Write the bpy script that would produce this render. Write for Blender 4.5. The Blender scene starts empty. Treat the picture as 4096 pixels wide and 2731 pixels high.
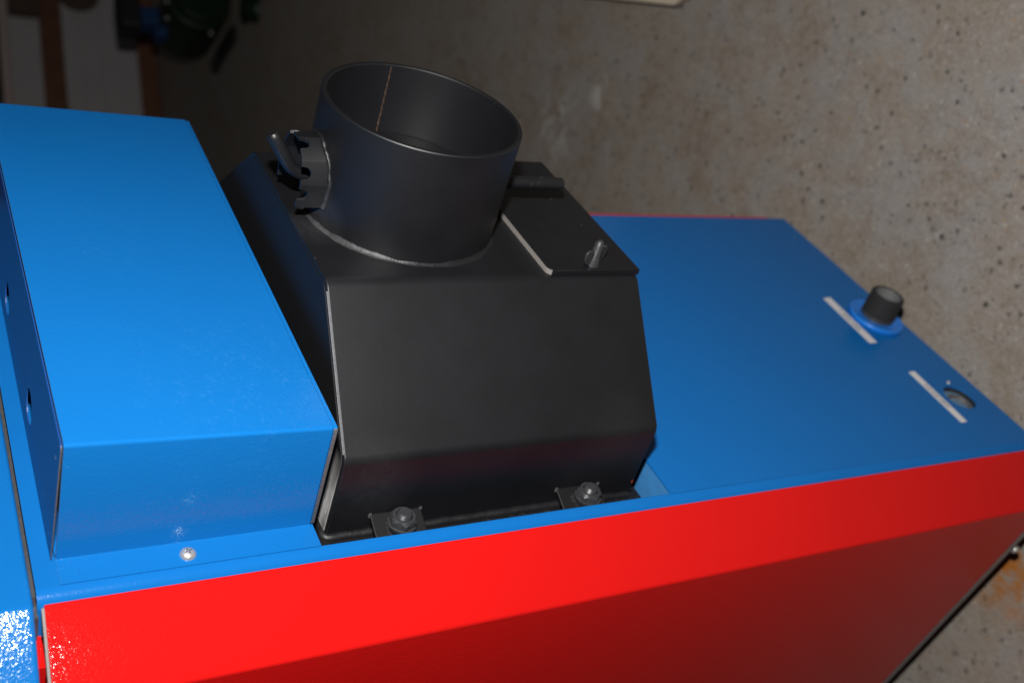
import bpy, bmesh, math, random
from mathutils import Vector, Matrix
random.seed(7)
SC = bpy.context.scene
COL = SC.collection

# ------------------------------------------------------------------ frame
# Plan coordinates: x runs down the boiler's back, y across it, z out of it
# (one plan unit = 0.58 m, floor at x = XF).  P() turns them into metres, Z up.
S = 0.58
XF = 2.04
def P(x, y, z):
    return Vector((y * S, -z * S, (XF - x) * S))
def D(x, y, z):
    return Vector((y, -z, -x))

# ------------------------------------------------------------------ camera
cam_d = bpy.data.cameras.new('camera')
cam = bpy.data.objects.new('camera', cam_d); COL.objects.link(cam)
SC.camera = cam
R0 = (0.85808964, -0.43074626, 0.27953505)
R1 = (-0.04435916, -0.60451798, -0.79535544)
R2 = (0.51158034, 0.67008632, -0.53783815)
cr, cu, cb = D(*R0), -D(*R1), -D(*R2)
cam.matrix_world = Matrix(((cr.x, cu.x, cb.x, 0), (cr.y, cu.y, cb.y, 0), (cr.z, cu.z, cb.z, XF * S), (0, 0, 0, 1)))
cam_d.sensor_width = 36.0
cam_d.lens = 37.56
cam_d.clip_start = 0.02; cam_d.clip_end = 100
cam_d.dof.use_dof = True
cam_d.dof.focus_distance = 0.80
cam_d.dof.aperture_fstop = 5.0

# ------------------------------------------------------------------ light
SC.world = bpy.data.worlds.new('World'); SC.world.use_nodes = True
bg = SC.world.node_tree.nodes['Background']
bg.inputs[0].default_value = (0.95, 0.97, 1.0, 1); bg.inputs[1].default_value = 0.012
fl = bpy.data.lights.new('camera_flash', 'AREA')
fl.shape = 'RECTANGLE'; fl.size = 0.045; fl.size_y = 0.022; fl.energy = 20.0
fl.color = (1.0, 0.985, 0.96)
flash = bpy.data.objects.new('camera_flash', fl); COL.objects.link(flash)
flash.matrix_world = Matrix.Translation(cu * 0.20) @ cam.matrix_world
vs = SC.view_settings
vs.view_transform = 'Standard'; vs.look = 'None'; vs.exposure = 0.0; vs.gamma = 1.0

# ------------------------------------------------------------------ materials
def nodes_of(name):
    m = bpy.data.materials.new(name); m.use_nodes = True
    nt = m.node_tree
    return m, nt, nt.nodes['Principled BSDF']
def N(nt, t, **k):
    n = nt.nodes.new(t)
    for a, v in k.items():
        if a.startswith('i_'):
            n.inputs[a[2:].replace('_', ' ')].default_value = v
        else:
            setattr(n, a, v)
    return n
def ramp(nt, src, stops):
    r = nt.nodes.new('ShaderNodeValToRGB')
    e = r.color_ramp.elements
    while len(e) < len(stops): e.new(0.5)
    for el, (p, c) in zip(e, stops):
        el.position = p; el.color = c if len(c) == 4 else (*c, 1)
    nt.links.new(src, r.inputs[0]); return r.outputs[0]
def mixc(nt, fac, a, b):
    m = nt.nodes.new('ShaderNodeMix'); m.data_type = 'RGBA'
    for sock, v in ((m.inputs[0], fac), (m.inputs[6], a), (m.inputs[7], b)):
        if isinstance(v, (tuple, list)): sock.default_value = v if len(v) == 4 else (*v, 1)
        elif isinstance(v, (int, float)): sock.default_value = v
        else: nt.links.new(v, sock)
    return m.outputs[2]
def math_(nt, op, a, b=None):
    m = nt.nodes.new('ShaderNodeMath'); m.operation = op
    for i, v in enumerate((a, b)):
        if v is None: continue
        if isinstance(v, (int, float)): m.inputs[i].default_value = v
        else: nt.links.new(v, m.inputs[i])
    return m.outputs[0]
G = lambda v: (v, v, v, 1)

def scuffs(nt, tc, col, marks):
    """marks: (centre, reach, tint, amount, grain) - faint rubbed spots with a shape of their own"""
    for c, r, tint, amt, grain in marks:
        d = N(nt, 'ShaderNodeVectorMath', operation='DISTANCE'); geo = N(nt, 'ShaderNodeNewGeometry')
        nt.links.new(geo.outputs['Position'], d.inputs[0]); d.inputs[1].default_value = c
        near = ramp(nt, math_(nt, 'DIVIDE', d.outputs['Value'], r), [(0.25, G(1)), (1.0, G(0))])
        n = N(nt, 'ShaderNodeTexNoise', i_Scale=grain, i_Detail=4.0, i_Roughness=0.62, i_Distortion=0.8)
        nt.links.new(geo.outputs['Position'], n.inputs['Vector'])
        if amt < 0:          # a soft rubbed smear
            f = math_(nt, 'MULTIPLY', near, ramp(nt, n.outputs[0], [(0.30, G(-0.45 * amt)), (0.70, G(-amt))]))
        elif amt > 1:          # a chip: solid, with a ragged edge
            f = ramp(nt, math_(nt, 'ADD', math_(nt, 'DIVIDE', d.outputs['Value'], r), math_(nt, 'MULTIPLY', n.outputs[0], 0.9)), [(0.95, G(1)), (1.05, G(0))])
        else:
            wide = N(nt, 'ShaderNodeTexNoise', i_Scale=grain * 0.22, i_Detail=3.0); nt.links.new(geo.outputs['Position'], wide.inputs['Vector'])
            f = math_(nt, 'MULTIPLY', math_(nt, 'MULTIPLY', near, ramp(nt, n.outputs[0], [(0.52, G(0)), (0.74, G(1))])), ramp(nt, wide.outputs[0], [(0.40, G(0)), (0.62, G(amt))]))
        col = mixc(nt, f, col, tint)
    return col
def powder_coat(name, base, rough, scale, strength, dist=0.0004, speck=0.0, speck_col=(0.6, 0.7, 0.8), marks=()):
    m, nt, b = nodes_of(name)
    tc = N(nt, 'ShaderNodeTexCoord')
    n1 = N(nt, 'ShaderNodeTexVoronoi', i_Scale=scale, feature='SMOOTH_F1'); n1.inputs['Smoothness'].default_value = 0.7
    n2 = N(nt, 'ShaderNodeTexNoise', i_Scale=scale * 0.28, i_Detail=1.0)
    n3 = N(nt, 'ShaderNodeTexNoise', i_Scale=9.0, i_Detail=4.0)
    for n in (n1, n2, n3): nt.links.new(tc.outputs['Object'], n.inputs['Vector'])
    h = math_(nt, 'SUBTRACT', n1.outputs['Distance'], math_(nt, 'MULTIPLY', n2.outputs[0], 0.8))
    bp = N(nt, 'ShaderNodeBump', i_Strength=strength, i_Distance=dist)
    nt.links.new(h, bp.inputs['Height']); nt.links.new(bp.outputs[0], b.inputs['Normal'])
    col = mixc(nt, n3.outputs[0], tuple(c * 0.95 for c in base), tuple(min(1, c * 1.05) for c in base))
    if speck > 0:
        w = N(nt, 'ShaderNodeTexVoronoi', i_Scale=70.0); 
        nz = N(nt, 'ShaderNodeTexNoise', i_Scale=500.0, i_Detail=2.0)
        nt.links.new(tc.outputs['Object'], nz.inputs['Vector'])
        dv = N(nt, 'ShaderNodeVectorMath', operation='MULTIPLY_ADD')
        nt.links.new(nz.outputs['Color'], dv.inputs[0]); dv.inputs[1].default_value = (0.004, 0.004, 0.004)
        nt.links.new(tc.outputs['Object'], dv.inputs[2]); nt.links.new(dv.outputs[0], w.inputs['Vector'])
        near = ramp(nt, w.outputs['Distance'], [(0.0, G(1)), (0.055, G(0.7)), (0.12, G(0))])
        sep = N(nt, 'ShaderNodeSeparateColor'); nt.links.new(w.outputs['Color'], sep.inputs[0])
        pick = math_(nt, 'LESS_THAN', sep.outputs[0], speck)
        f = math_(nt, 'MULTIPLY', near, pick)
        f = math_(nt, 'MULTIPLY', f, sep.outputs[1])
        col = mixc(nt, f, col, speck_col)
    col = scuffs(nt, tc, col, marks)
    nt.links.new(col, b.inputs['Base Color'])
    rr = N(nt, 'ShaderNodeMapRange'); rr.inputs[3].default_value = rough * 0.9; rr.inputs[4].default_value = rough * 1.12
    nt.links.new(n3.outputs[0], rr.inputs[0]); nt.links.new(rr.outputs[0], b.inputs['Roughness'])
    return m

BLUE = powder_coat('blue powder coat', (0.005, 0.116, 0.362), 0.12, 760, 0.33, speck=0.006, marks=((P(0.385, 0.99, -0.83), 0.105, (0.10, 0.30, 0.56), 0.16, 330), (P(0.27, 1.30, -0.83), 0.07, (0.10, 0.28, 0.54), 0.10, 420),
    (P(0.316, 0.89, -0.925), 0.011, (0.15, 0.42, 0.62), 0.9, 420), (P(0.301, 0.89, -0.982), 0.008, (0.25, 0.50, 0.80), 0.9, 900), (P(0.150, 0.862, -1.0), 0.014, (0.15, 0.38, 0.74), 0.7, 700)))
BLUE_DECK = powder_coat('smooth blue powder coat', (0.005, 0.113, 0.362), 0.20, 900, 0.20, speck=0.004)
BLUE_FINE = powder_coat('blue powder coat fine', (0.005, 0.116, 0.362), 0.22, 900, 0.22, speck=0.02)
BLUE_SHADED = powder_coat('dusty shaded blue coat', (0.011, 0.056, 0.215), 0.34, 950, 0.35, speck=0.25)  # dust specks, plus the end face's shade put into a darker base
BLUE_SHADED.node_tree.nodes['Principled BSDF'].inputs['Sheen Weight'].default_value = 0.0
BLUE_SHADED.node_tree.nodes['Principled BSDF'].inputs['Sheen Roughness'].default_value = 0.4
RED = powder_coat('red powder coat', (0.505, 0.0065, 0.006), 0.09, 740, 0.34, speck=0.006, speck_col=(0.8, 0.4, 0.4))

RED.node_tree.nodes['Principled BSDF'].inputs['Specular IOR Level'].default_value = 0.14
BLUE_DECK.node_tree.nodes['Principled BSDF'].inputs['Specular IOR Level'].default_value = 0.13
for m_ in (BLUE, BLUE_FINE, BLUE_SHADED): m_.node_tree.nodes['Principled BSDF'].inputs['Specular IOR Level'].default_value = 0.30
def black_paint(name, base, rough, dust, wear=0.0, bump=0.12, wcol=(0.10, 0.10, 0.105), marks=()):
    m, nt, b = nodes_of(name)
    tc = N(nt, 'ShaderNodeTexCoord')
    def tex(t, **k):
        n = N(nt, t, **k); nt.links.new(tc.outputs['Object'], n.inputs['Vector']); return n
    n1 = tex('ShaderNodeTexNoise', i_Scale=420.0, i_Detail=3.0)
    n2 = tex('ShaderNodeTexNoise', i_Scale=14.0, i_Detail=6.0, i_Roughness=0.65)
    n3 = tex('ShaderNodeTexNoise', i_Scale=40.0, i_Detail=7.0, i_Roughness=0.7)
    v = tex('ShaderNodeTexVoronoi', i_Scale=110.0)
    col = mixc(nt, ramp(nt, n2.outputs[0], [(0.35, G(0)), (0.75, G(1))]), tuple(c * 0.8 for c in base), tuple(c * 1.25 for c in base))
    sep = N(nt, 'ShaderNodeSeparateColor'); nt.links.new(v.outputs['Color'], sep.inputs[0])
    f = math_(nt, 'MULTIPLY', ramp(nt, v.outputs['Distance'], [(0.0, G(1)), (0.05, G(0.8)), (0.09, G(0))]), math_(nt, 'LESS_THAN', sep.outputs[0], dust))
    col = mixc(nt, math_(nt, 'MULTIPLY', f, math_(nt, 'MULTIPLY', sep.outputs[1], 0.5)), col, (0.35, 0.35, 0.36))
    if wear > 0:
        wf = ramp(nt, n3.outputs[0], [(0.62 - wear * 0.3, G(0)), (0.92 - wear * 0.3, G(1))])
        col = mixc(nt, math_(nt, 'MULTIPLY', wf, 0.8), col, wcol)
    col = scuffs(nt, tc, col, marks)
    nt.links.new(col, b.inputs['Base Color'])
    rr = N(nt, 'ShaderNodeMapRange'); rr.inputs[3].default_value = rough * 0.96; rr.inputs[4].default_value = rough * 1.05; b.inputs['Specular IOR Level'].default_value = 0.44
    nt.links.new(n2.outputs[0], rr.inputs[0]); nt.links.new(rr.outputs[0], b.inputs['Roughness'])
    bp = N(nt, 'ShaderNodeBump', i_Strength=bump, i_Distance=0.0003)
    nt.links.new(math_(nt, 'ADD', n1.outputs[0], math_(nt, 'MULTIPLY', n3.outputs[0], 0.12)), bp.inputs['Height'])
    nt.links.new(bp.outputs[0], b.inputs['Normal'])
    return m
CHIPS = ((P(0.614, 1.099, -0.735), 0.0042, (0.45, 0.05, 0.015), 1.5, 500), (P(0.606, 1.102, -0.735), 0.0026, (0.45, 0.05, 0.015), 1.5, 700), (P(0.5, 1.17, -0.735), 0.0030, (0.40, 0.06, 0.02), 1.5, 700), (P(0.9985, 0.899, -1.01), 0.0035, (0.45, 0.05, 0.015), 1.5, 700))
FLM = CHIPS + ((P(0.545, 0.8985, -0.945), 0.045, (0.032, 0.032, 0.033), -0.35, 120), (P(0.94, 0.90, -0.93), 0.05, (0.016, 0.016, 0.017), -0.5, 200),
    (P(0.522, 1.195, -0.725), 0.030, (0.050, 0.050, 0.053), -0.30, 160), (P(0.515, 1.230, -0.685), 0.030, (0.035, 0.035, 0.037), -0.3, 200))
WDM = CHIPS + ((P(0.540, 1.135, -0.735), 0.060, (0.036, 0.036, 0.038), -0.6, 120), (P(0.512, 1.190, -0.735), 0.040, (0.050, 0.050, 0.053), -0.8, 150))
BLACK = black_paint('black stove paint', (0.0045, 0.0047, 0.0060), 0.445, 0.02, marks=FLM)
BLACK_WORN = black_paint('scuffed black paint', (0.006, 0.006, 0.007), 0.44, 0.10, wear=0.12)
BLACK_WELD = black_paint('painted weld', (0.0048, 0.0050, 0.0062), 0.50, 0.02, wear=0.06, bump=0.9, wcol=(0.025, 0.025, 0.026), marks=WDM)

def simple(name, base, rough, metal=0.0, nscale=60.0, var=0.25, bump=0.0):
    m, nt, b = nodes_of(name)
    tc = N(nt, 'ShaderNodeTexCoord'); n = N(nt, 'ShaderNodeTexNoise', i_Scale=nscale, i_Detail=5.0, i_Roughness=0.6)
    nt.links.new(tc.outputs['Object'], n.inputs['Vector'])
    col = mixc(nt, n.outputs[0], tuple(c * (1 - var) for c in base), tuple(min(1, c * (1 + var)) for c in base))
    nt.links.new(col, b.inputs['Base Color'])
    b.inputs['Roughness'].default_value = rough; b.inputs['Metallic'].default_value = metal
    if bump:
        bp = N(nt, 'ShaderNodeBump', i_Strength=bump, i_Distance=0.0006)
        nt.links.new(n.outputs[0], bp.inputs['Height']); nt.links.new(bp.outputs[0], b.inputs['Normal'])
    return m
RAW = simple('bare cut steel', (0.30, 0.29, 0.275), 0.45, 0.35, 300, 0.35, 0.3)
RAW_DARK = simple('dull steel edge', (0.10, 0.10, 0.105), 0.4, 0.5, 200, 0.4, 0.3)
ZINC = simple('zinc plated steel', (0.62, 0.61, 0.58), 0.34, 0.75, 400, 0.2, 0.4)
PIPEIN = simple('lightened pipe bore', (0.13, 0.13, 0.132), 0.55, 0.1, 120, 0.25)
RAW_PAINT = simple('greyish raw sheet edge', (0.16, 0.145, 0.135), 0.6, 0, 300, 0.3)
RAW_EDGE = simple('raw cut sheet edge', (0.090, 0.092, 0.100), 0.5, 0.1, 500, 0.7)
LIT_LIP = simple('lit chalky blue lip', (0.035, 0.17, 0.40), 0.5, 0, 40, 0.35)  # chalky blue, lightened to carry the flash light on this lip
STUD = simple('dusty stud', (0.040, 0.041, 0.045), 0.38, 0.3, 350, 0.4, 0.2)
DUSTED = simple('dusty dark steel', (0.034, 0.035, 0.038), 0.42, 0.2, 350, 0.5, 0.3)
SHADE_DARK = simple('shade dark fill', (0.010, 0.010, 0.011), 0.8, 0, 30, 0.3)  # near-black standing in for shade in the holes, the gap and the rim
RUST = simple('rusty weld line', (0.042, 0.020, 0.010), 0.8, 0.1, 900, 1.0, 0.8)
BARGREY = simple('grey painted steel bar', (0.24, 0.23, 0.24), 0.42, 0.1, 120, 0.3, 0.2)
LABEL = simple('white label paper', (0.66, 0.64, 0.64), 0.5, 0, 30, 0.04)
INK = simple('brown label print', (0.035, 0.028, 0.012), 0.6, 0, 50, 0.1)
BLUEPLASTIC = simple('blue plastic', (0.010, 0.17, 0.62), 0.35, 0, 60, 0.06)
THREAD = simple('dark threaded steel', (0.055, 0.056, 0.058), 0.45, 0.3, 250, 0.3, 0.3)
SOCKET = simple('dusty socket steel', (0.11, 0.09, 0.078), 0.55, 0.1, 150, 0.35, 0.3)
TANK = simple('pale blue tank shell', (0.12, 0.19, 0.27), 0.5, 0, 90, 0.15)
BACKED = simple('dark foam seal', (0.03, 0.03, 0.035), 0.7, 0, 200, 0.3)
WOOD = simple('pale board', (0.62, 0.52, 0.41), 0.6, 0, 25, 0.12, 0.2)
PALE = simple('pale grey sheet', (0.46, 0.44, 0.445), 0.6, 0, 6, 0.10)
PINKISH = simple('pale pinkish sheet', (0.50, 0.40, 0.38), 0.6, 0, 8, 0.12)
TIMBER = simple('dark brown timber', (0.16, 0.065, 0.035), 0.7, 0, 18, 0.5, 0.3)
BLACKTHING = simple('black plastic', (0.012, 0.012, 0.013), 0.5, 0, 20, 0.2)
DKBROWN = simple('dark brown enamel', (0.10, 0.06, 0.045), 0.6, 0, 20, 0.3)
NAVY = simple('dull blue plastic', (0.003, 0.030, 0.11), 0.6, 0, 60, 0.1)
GREEN = simple('dark green enamel', (0.002, 0.014, 0.005), 0.5, 0, 20, 0.3)

def concrete():
    m, nt, b = nodes_of('concrete floor')
    tc = N(nt, 'ShaderNodeTexCoord')
    def tex(t, src=None, **k):
        n = N(nt, t, **k); nt.links.new(src or tc.outputs['Object'], n.inputs['Vector']); return n
    big = tex('ShaderNodeTexNoise', i_Scale=3.6, i_Detail=8.0, i_Roughness=0.66)
    patch = tex('ShaderNodeTexNoise', i_Scale=11.0, i_Detail=7.0, i_Roughness=0.66, i_Distortion=0.6)
    mid = tex('ShaderNodeTexNoise', i_Scale=42.0, i_Detail=6.0, i_Roughness=0.70)
    fine = tex('ShaderNodeTexNoise', i_Scale=330.0, i_Detail=4.0, i_Roughness=0.7)
    base = mixc(nt, ramp(nt, big.outputs[0], [(0.34, G(0)), (0.66, G(1))]), (0.215, 0.170, 0.132), (0.320, 0.277, 0.232))
    base = mixc(nt, ramp(nt, patch.outputs[0], [(0.44, G(0)), (0.62, G(0.9))]), base, (0.300, 0.288, 0.285))
    base = mixc(nt, ramp(nt, patch.outputs[0], [(0.30, G(0.7)), (0.46, G(0))]), base, (0.215, 0.160, 0.112))
    base = mixc(nt, ramp(nt, mid.outputs[0], [(0.42, G(0)), (0.72, G(0.7))]), base, (0.365, 0.335, 0.300))
    base = mixc(nt, ramp(nt, mid.outputs[0], [(0.26, G(0.6)), (0.44, G(0))]), base, (0.175, 0.140, 0.108))
    base = mixc(nt, ramp(nt, fine.outputs[0], [(0.40, G(0)), (0.66, G(0.75))]), base, (0.190, 0.150, 0.110))
    gr = tex('ShaderNodeTexNoise', i_Scale=140.0, i_Detail=5.0, i_Roughness=0.75)
    base = mixc(nt, ramp(nt, gr.outputs[0], [(0.48, G(0)), (0.70, G(0.7))]), base, (0.385, 0.345, 0.300))
    # hairline cracks
    cw = N(nt, 'ShaderNodeVectorMath', operation='MULTIPLY_ADD'); cn = tex('ShaderNodeTexNoise', i_Scale=9.0, i_Detail=6.0)
    nt.links.new(cn.outputs['Color'], cw.inputs[0]); cw.inputs[1].default_value = (0.12, 0.12, 0.12); nt.links.new(tc.outputs['Object'], cw.inputs[2])
    cv = tex('ShaderNodeTexVoronoi', cw.outputs[0], i_Scale=3.4, feature='DISTANCE_TO_EDGE')
    cf = math_(nt, 'MULTIPLY', ramp(nt, cv.outputs['Distance'], [(0.0, G(0.22)), (0.008, G(0))]), ramp(nt, patch.outputs[0], [(0.40, G(0)), (0.55, G(1))]))
    base = mixc(nt, cf, base, (0.10, 0.085, 0.07))
    warp = N(nt, 'ShaderNodeVectorMath', operation='MULTIPLY_ADD')
    wn = tex('ShaderNodeTexNoise', i_Scale=150.0, i_Detail=2.0)
    nt.links.new(wn.outputs['Color'], warp.inputs[0]); warp.inputs[1].default_value = (0.008, 0.008, 0.008)
    nt.links.new(tc.outputs['Object'], warp.inputs[2])
    def specks(scale, share, r0, r1, colour, amount, col):
        v = tex('ShaderNodeTexVoronoi', warp.outputs[0], i_Scale=scale)
        sep = N(nt, 'ShaderNodeSeparateColor'); nt.links.new(v.outputs['Color'], sep.inputs[0])
        f = ramp(nt, v.outputs['Distance'], [(r0, G(1)), (r1, G(0))])
        f = math_(nt, 'MULTIPLY', f, math_(nt, 'LESS_THAN', sep.outputs[0], share))
        f = math_(nt, 'MULTIPLY', f, math_(nt, 'ADD', math_(nt, 'MULTIPLY', sep.outputs[1], amount * 0.6), amount * 0.4))
        return mixc(nt, f, col, colour)
    base = specks(120, 0.16, 0.20, 0.42, (0.40, 0.37, 0.32), 0.8, base)
    base = specks(95, 0.05, 0.18, 0.40, (0.36, 0.21, 0.10), 0.55, base)
    base = specks(150, 0.14, 0.20, 0.42, (0.085, 0.07, 0.055), 0.75, base)
    base = specks(84, 0.14, 0.20, 0.39, (0.040, 0.039, 0.035), 0.85, base)
    base = specks(60, 0.08, 0.16, 0.29, (0.028, 0.028, 0.026), 0.9, base)
    # white scuffs with a shape of their own
    for c, r, amt in ((P(XF, 2.85, -1.335), 0.10, 0.8), (P(XF, 2.66, -1.140), 0.05, 1.0), (P(XF, 1.17, -0.44), 0.08, 0.35)):
        d = N(nt, 'ShaderNodeVectorMath', operation='DISTANCE'); nt.links.new(tc.outputs['Object'], d.inputs[0]); d.inputs[1].default_value = c
        near = ramp(nt, math_(nt, 'DIVIDE', d.outputs['Value'], r), [(0.2, G(1)), (1.0, G(0))])
        sc = tex('ShaderNodeTexNoise', i_Scale=16.0, i_Detail=8.0, i_Roughness=0.6, i_Distortion=1.5)
        f = math_(nt, 'MULTIPLY', near, ramp(nt, sc.outputs[0], [(0.50, G(0)), (0.60, G(amt))]))
        base = mixc(nt, f, base, (0.48, 0.46, 0.44))
    # rust stain by the boiler's foot
    d = N(nt, 'ShaderNodeVectorMath', operation='DISTANCE'); nt.links.new(tc.outputs['Object'], d.inputs[0]); d.inputs[1].default_value = P(XF, 0.765, -1.315)
    near = ramp(nt, math_(nt, 'DIVIDE', d.outputs['Value'], 0.075), [(0.15, G(1)), (1.0, G(0))])
    sc = tex('ShaderNodeTexNoise', i_Scale=45.0, i_Detail=6.0)
    base = mixc(nt, math_(nt, 'MULTIPLY', near, ramp(nt, sc.outputs[0], [(0.36, G(0)), (0.56, G(1.0))])), base, (0.36, 0.125, 0.015))
    base = mixc(nt, 0.06, base, (0.02, 0.012, 0.008))
    nt.links.new(base, b.inputs['Base Color'])
    b.inputs['Roughness'].default_value = 0.75
    b.inputs['Specular IOR Level'].default_value = 0.3
    bp = N(nt, 'ShaderNodeBump', i_Strength=0.35, i_Distance=0.0015)
    nt.links.new(math_(nt, 'ADD', fine.outputs[0], mid.outputs[0]), bp.inputs['Height']); nt.links.new(bp.outputs[0], b.inputs['Normal'])
    return m
CONCRETE = concrete()

# ------------------------------------------------------------------ helpers
class MB:
    """Collects faces in plan coordinates, links them as ONE object."""
    size = 1.0                      # scale of the group being built, applied about the camera
    def __init__(s): s.v = []; s.f = []; s.m = []
    def add(s, verts, faces, mi=0):
        o = len(s.v); s.v += [tuple(p) for p in verts]
        s.f += [tuple(i + o for i in f) for f in faces]; s.m += [mi] * len(faces)
    def box(s, a, b, mi=0):
        x0, x1 = sorted((a[0], b[0])); y0, y1 = sorted((a[1], b[1])); z0, z1 = sorted((a[2], b[2]))
        v = [(x0, y0, z0), (x1, y0, z0), (x1, y1, z0), (x0, y1, z0), (x0, y0, z1), (x1, y0, z1), (x1, y1, z1), (x0, y1, z1)]
        s.add(v, [(0, 3, 2, 1), (4, 5, 6, 7), (0, 1, 5, 4), (1, 2, 6, 5), (2, 3, 7, 6), (3, 0, 4, 7)], mi)
    def hexa(s, v, mi=0):
        """v: bottom ring of four (counter-clockwise seen from outside top), then the top ring"""
        s.add(v, [(3, 2, 1, 0), (4, 5, 6, 7), (0, 1, 5, 4), (1, 2, 6, 5), (2, 3, 7, 6), (3, 0, 4, 7)], mi)
    def extrude_x(s, prof, x0, x1, mi=0, caps=True):
        """prof: closed (y, z) outline"""
        n = len(prof)
        s.add([(x0, y, z) for y, z in prof] + [(x1, y, z) for y, z in prof],
              [(i, (i + 1) % n, n + (i + 1) % n, n + i) for i in range(n)], mi)
        if caps:
            s.add([(x0, y, z) for y, z in prof], [tuple(range(n))[::-1]], mi)
            s.add([(x1, y, z) for y, z in prof], [tuple(range(n))], mi)
    def lathe(s, prof, c, seg=64, axis='z', mi=0, closed=False):
        """prof: (radius, height) pairs turned about the axis through c"""
        n = len(prof); v = []
        for k in range(seg):
            a = 2 * math.pi * k / seg; ca, sa = math.cos(a), math.sin(a)
            for r, h in prof:
                if axis == 'z': v.append((c[0] + r * ca, c[1] + r * sa, h))
                elif axis == 'x': v.append((h, c[1] + r * ca, c[2] + r * sa))
        f = []
        for k in range(seg):
            k2 = (k + 1) % seg
            for i in range(n if closed else n - 1):
                j = (i + 1) % n
                f.append((k * n + i, k2 * n + i, k2 * n + j, k * n + j))
        s.add(v, f, mi)
    def tube(s, pts, r, seg=16, mi=0, cap=True):
        pts = [Vector(p) for p in pts]; n = len(pts); v = []; f = []
        t0 = (pts[1] - pts[0]).normalized(); ref = t0.orthogonal().normalized()
        for i, p in enumerate(pts):
            t = (pts[min(i + 1, n - 1)] - pts[max(i - 1, 0)]).normalized()
            ref = (ref - t * ref.dot(t)).normalized(); bi = t.cross(ref)
            rr = r[i] if isinstance(r, (list, tuple)) else r
            for k in range(seg):
                a = 2 * math.pi * k / seg
                v.append(p + ref * (rr * math.cos(a)) + bi * (rr * math.sin(a)))
        for i in range(n - 1):
            for k in range(seg):
                k2 = (k + 1) % seg
                f.append((i * seg + k, i * seg + k2, (i + 1) * seg + k2, (i + 1) * seg + k))
        if cap:
            f.append(tuple(range(seg))[::-1]); f.append(tuple(range((n - 1) * seg, n * seg)))
        s.add(v, f, mi)
    def build(s, name, mats, parent=None, bevel=0.0, smooth=None, seg=3, face_mat=None, bev_ang=40):
        base = Vector(parent_world(parent)) if parent else Vector((0, 0, 0))
        me = bpy.data.meshes.new(name)
        k = MB.size
        me.from_pydata([P(v[0] * k, v[1] * k, v[2] * k) - base for v in s.v], [], s.f)
        for i, p in enumerate(me.polygons): p.material_index = s.m[i]
        bm = bmesh.new(); bm.from_mesh(me)
        bmesh.ops.remove_doubles(bm, verts=bm.verts, dist=1e-6)
        bmesh.ops.recalc_face_normals(bm, faces=bm.faces)
        bm.to_mesh(me); bm.free()
        if not isinstance(mats, (list, tuple)): mats = [mats]
        for m in mats: me.materials.append(m)
        if face_mat:
            for p in me.polygons: p.material_index = face_mat(p.normal, p.center + base, p.material_index)
        o = bpy.data.objects.new(name, me); COL.objects.link(o)
        finish(o, parent, bevel, smooth, seg, bev_ang)
        return o

def parent_world(o):
    p = Vector((0, 0, 0))
    while o is not None:
        p += o.location; o = o.parent
    return p
def finish(o, parent, bevel=0.0, smooth=None, seg=3, bev_ang=40):
    if parent: o.parent = parent
    me = o.data
    if bevel:
        md = o.modifiers.new('edge', 'BEVEL'); md.width = bevel; md.segments = seg
        md.limit_method = 'ANGLE'; md.angle_limit = math.radians(bev_ang); md.harden_normals = True
        for p in me.polygons: p.use_smooth = True
        if smooth is None: smooth = 40
    if smooth:
        for p in me.polygons: p.use_smooth = True
        me.set_sharp_from_angle(angle=math.radians(smooth))
def plate(outline, holes, place, t, mats, name, parent, bevel=0.0, face_mat=None, extra=None):
    """A flat sheet cut to an outline with holes; place(u, v, w) -> plan coordinates, w from 0 to t."""
    cu_ = bpy.data.curves.new('outline', 'CURVE'); cu_.dimensions = '2D'; cu_.fill_mode = 'BOTH'; cu_.extrude = 0.5
    for loop in [outline] + holes:
        sp = cu_.splines.new('POLY'); sp.points.add(len(loop) - 1); sp.use_cyclic_u = True
        for pt, (u, v) in zip(sp.points, loop): pt.co = (u, v, 0, 1)
    tmp = bpy.data.objects.new('outline', cu_); COL.objects.link(tmp)
    me = bpy.data.meshes.new_from_object(tmp.evaluated_get(bpy.context.evaluated_depsgraph_get()))
    mb = MB(); mb.add([place(v.co.x, v.co.y, (v.co.z + 0.5) * t) for v in me.vertices], [tuple(p.vertices) for p in me.polygons])
    bpy.data.objects.remove(tmp); bpy.data.meshes.remove(me); bpy.data.curves.remove(cu_)
    if extra: extra(mb)
    return mb.build(name, mats, parent, bevel, face_mat=face_mat)
def circle(c, r, n=48):
    return [(c[0] + r * math.cos(2 * math.pi * k / n), c[1] + r * math.sin(2 * math.pi * k / n)) for k in range(n)]
def rrect(u0, u1, v0, v1, r=0.0, n=6, only=None):
    out = []
    for i, (cx, cy, a0) in enumerate(((u1 - r, v1 - r, 0), (u0 + r, v1 - r, 90), (u0 + r, v0 + r, 180), (u1 - r, v0 + r, 270))):
        if r == 0 or (only is not None and i not in only):
            out.append(((u1, u0, u0, u1)[i], (v1, v1, v0, v0)[i])); continue
        for k in range(n + 1):
            a = math.radians(a0 + 90 * k / n); out.append((cx + r * math.cos(a), cy + r * math.sin(a)))
    return out
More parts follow.
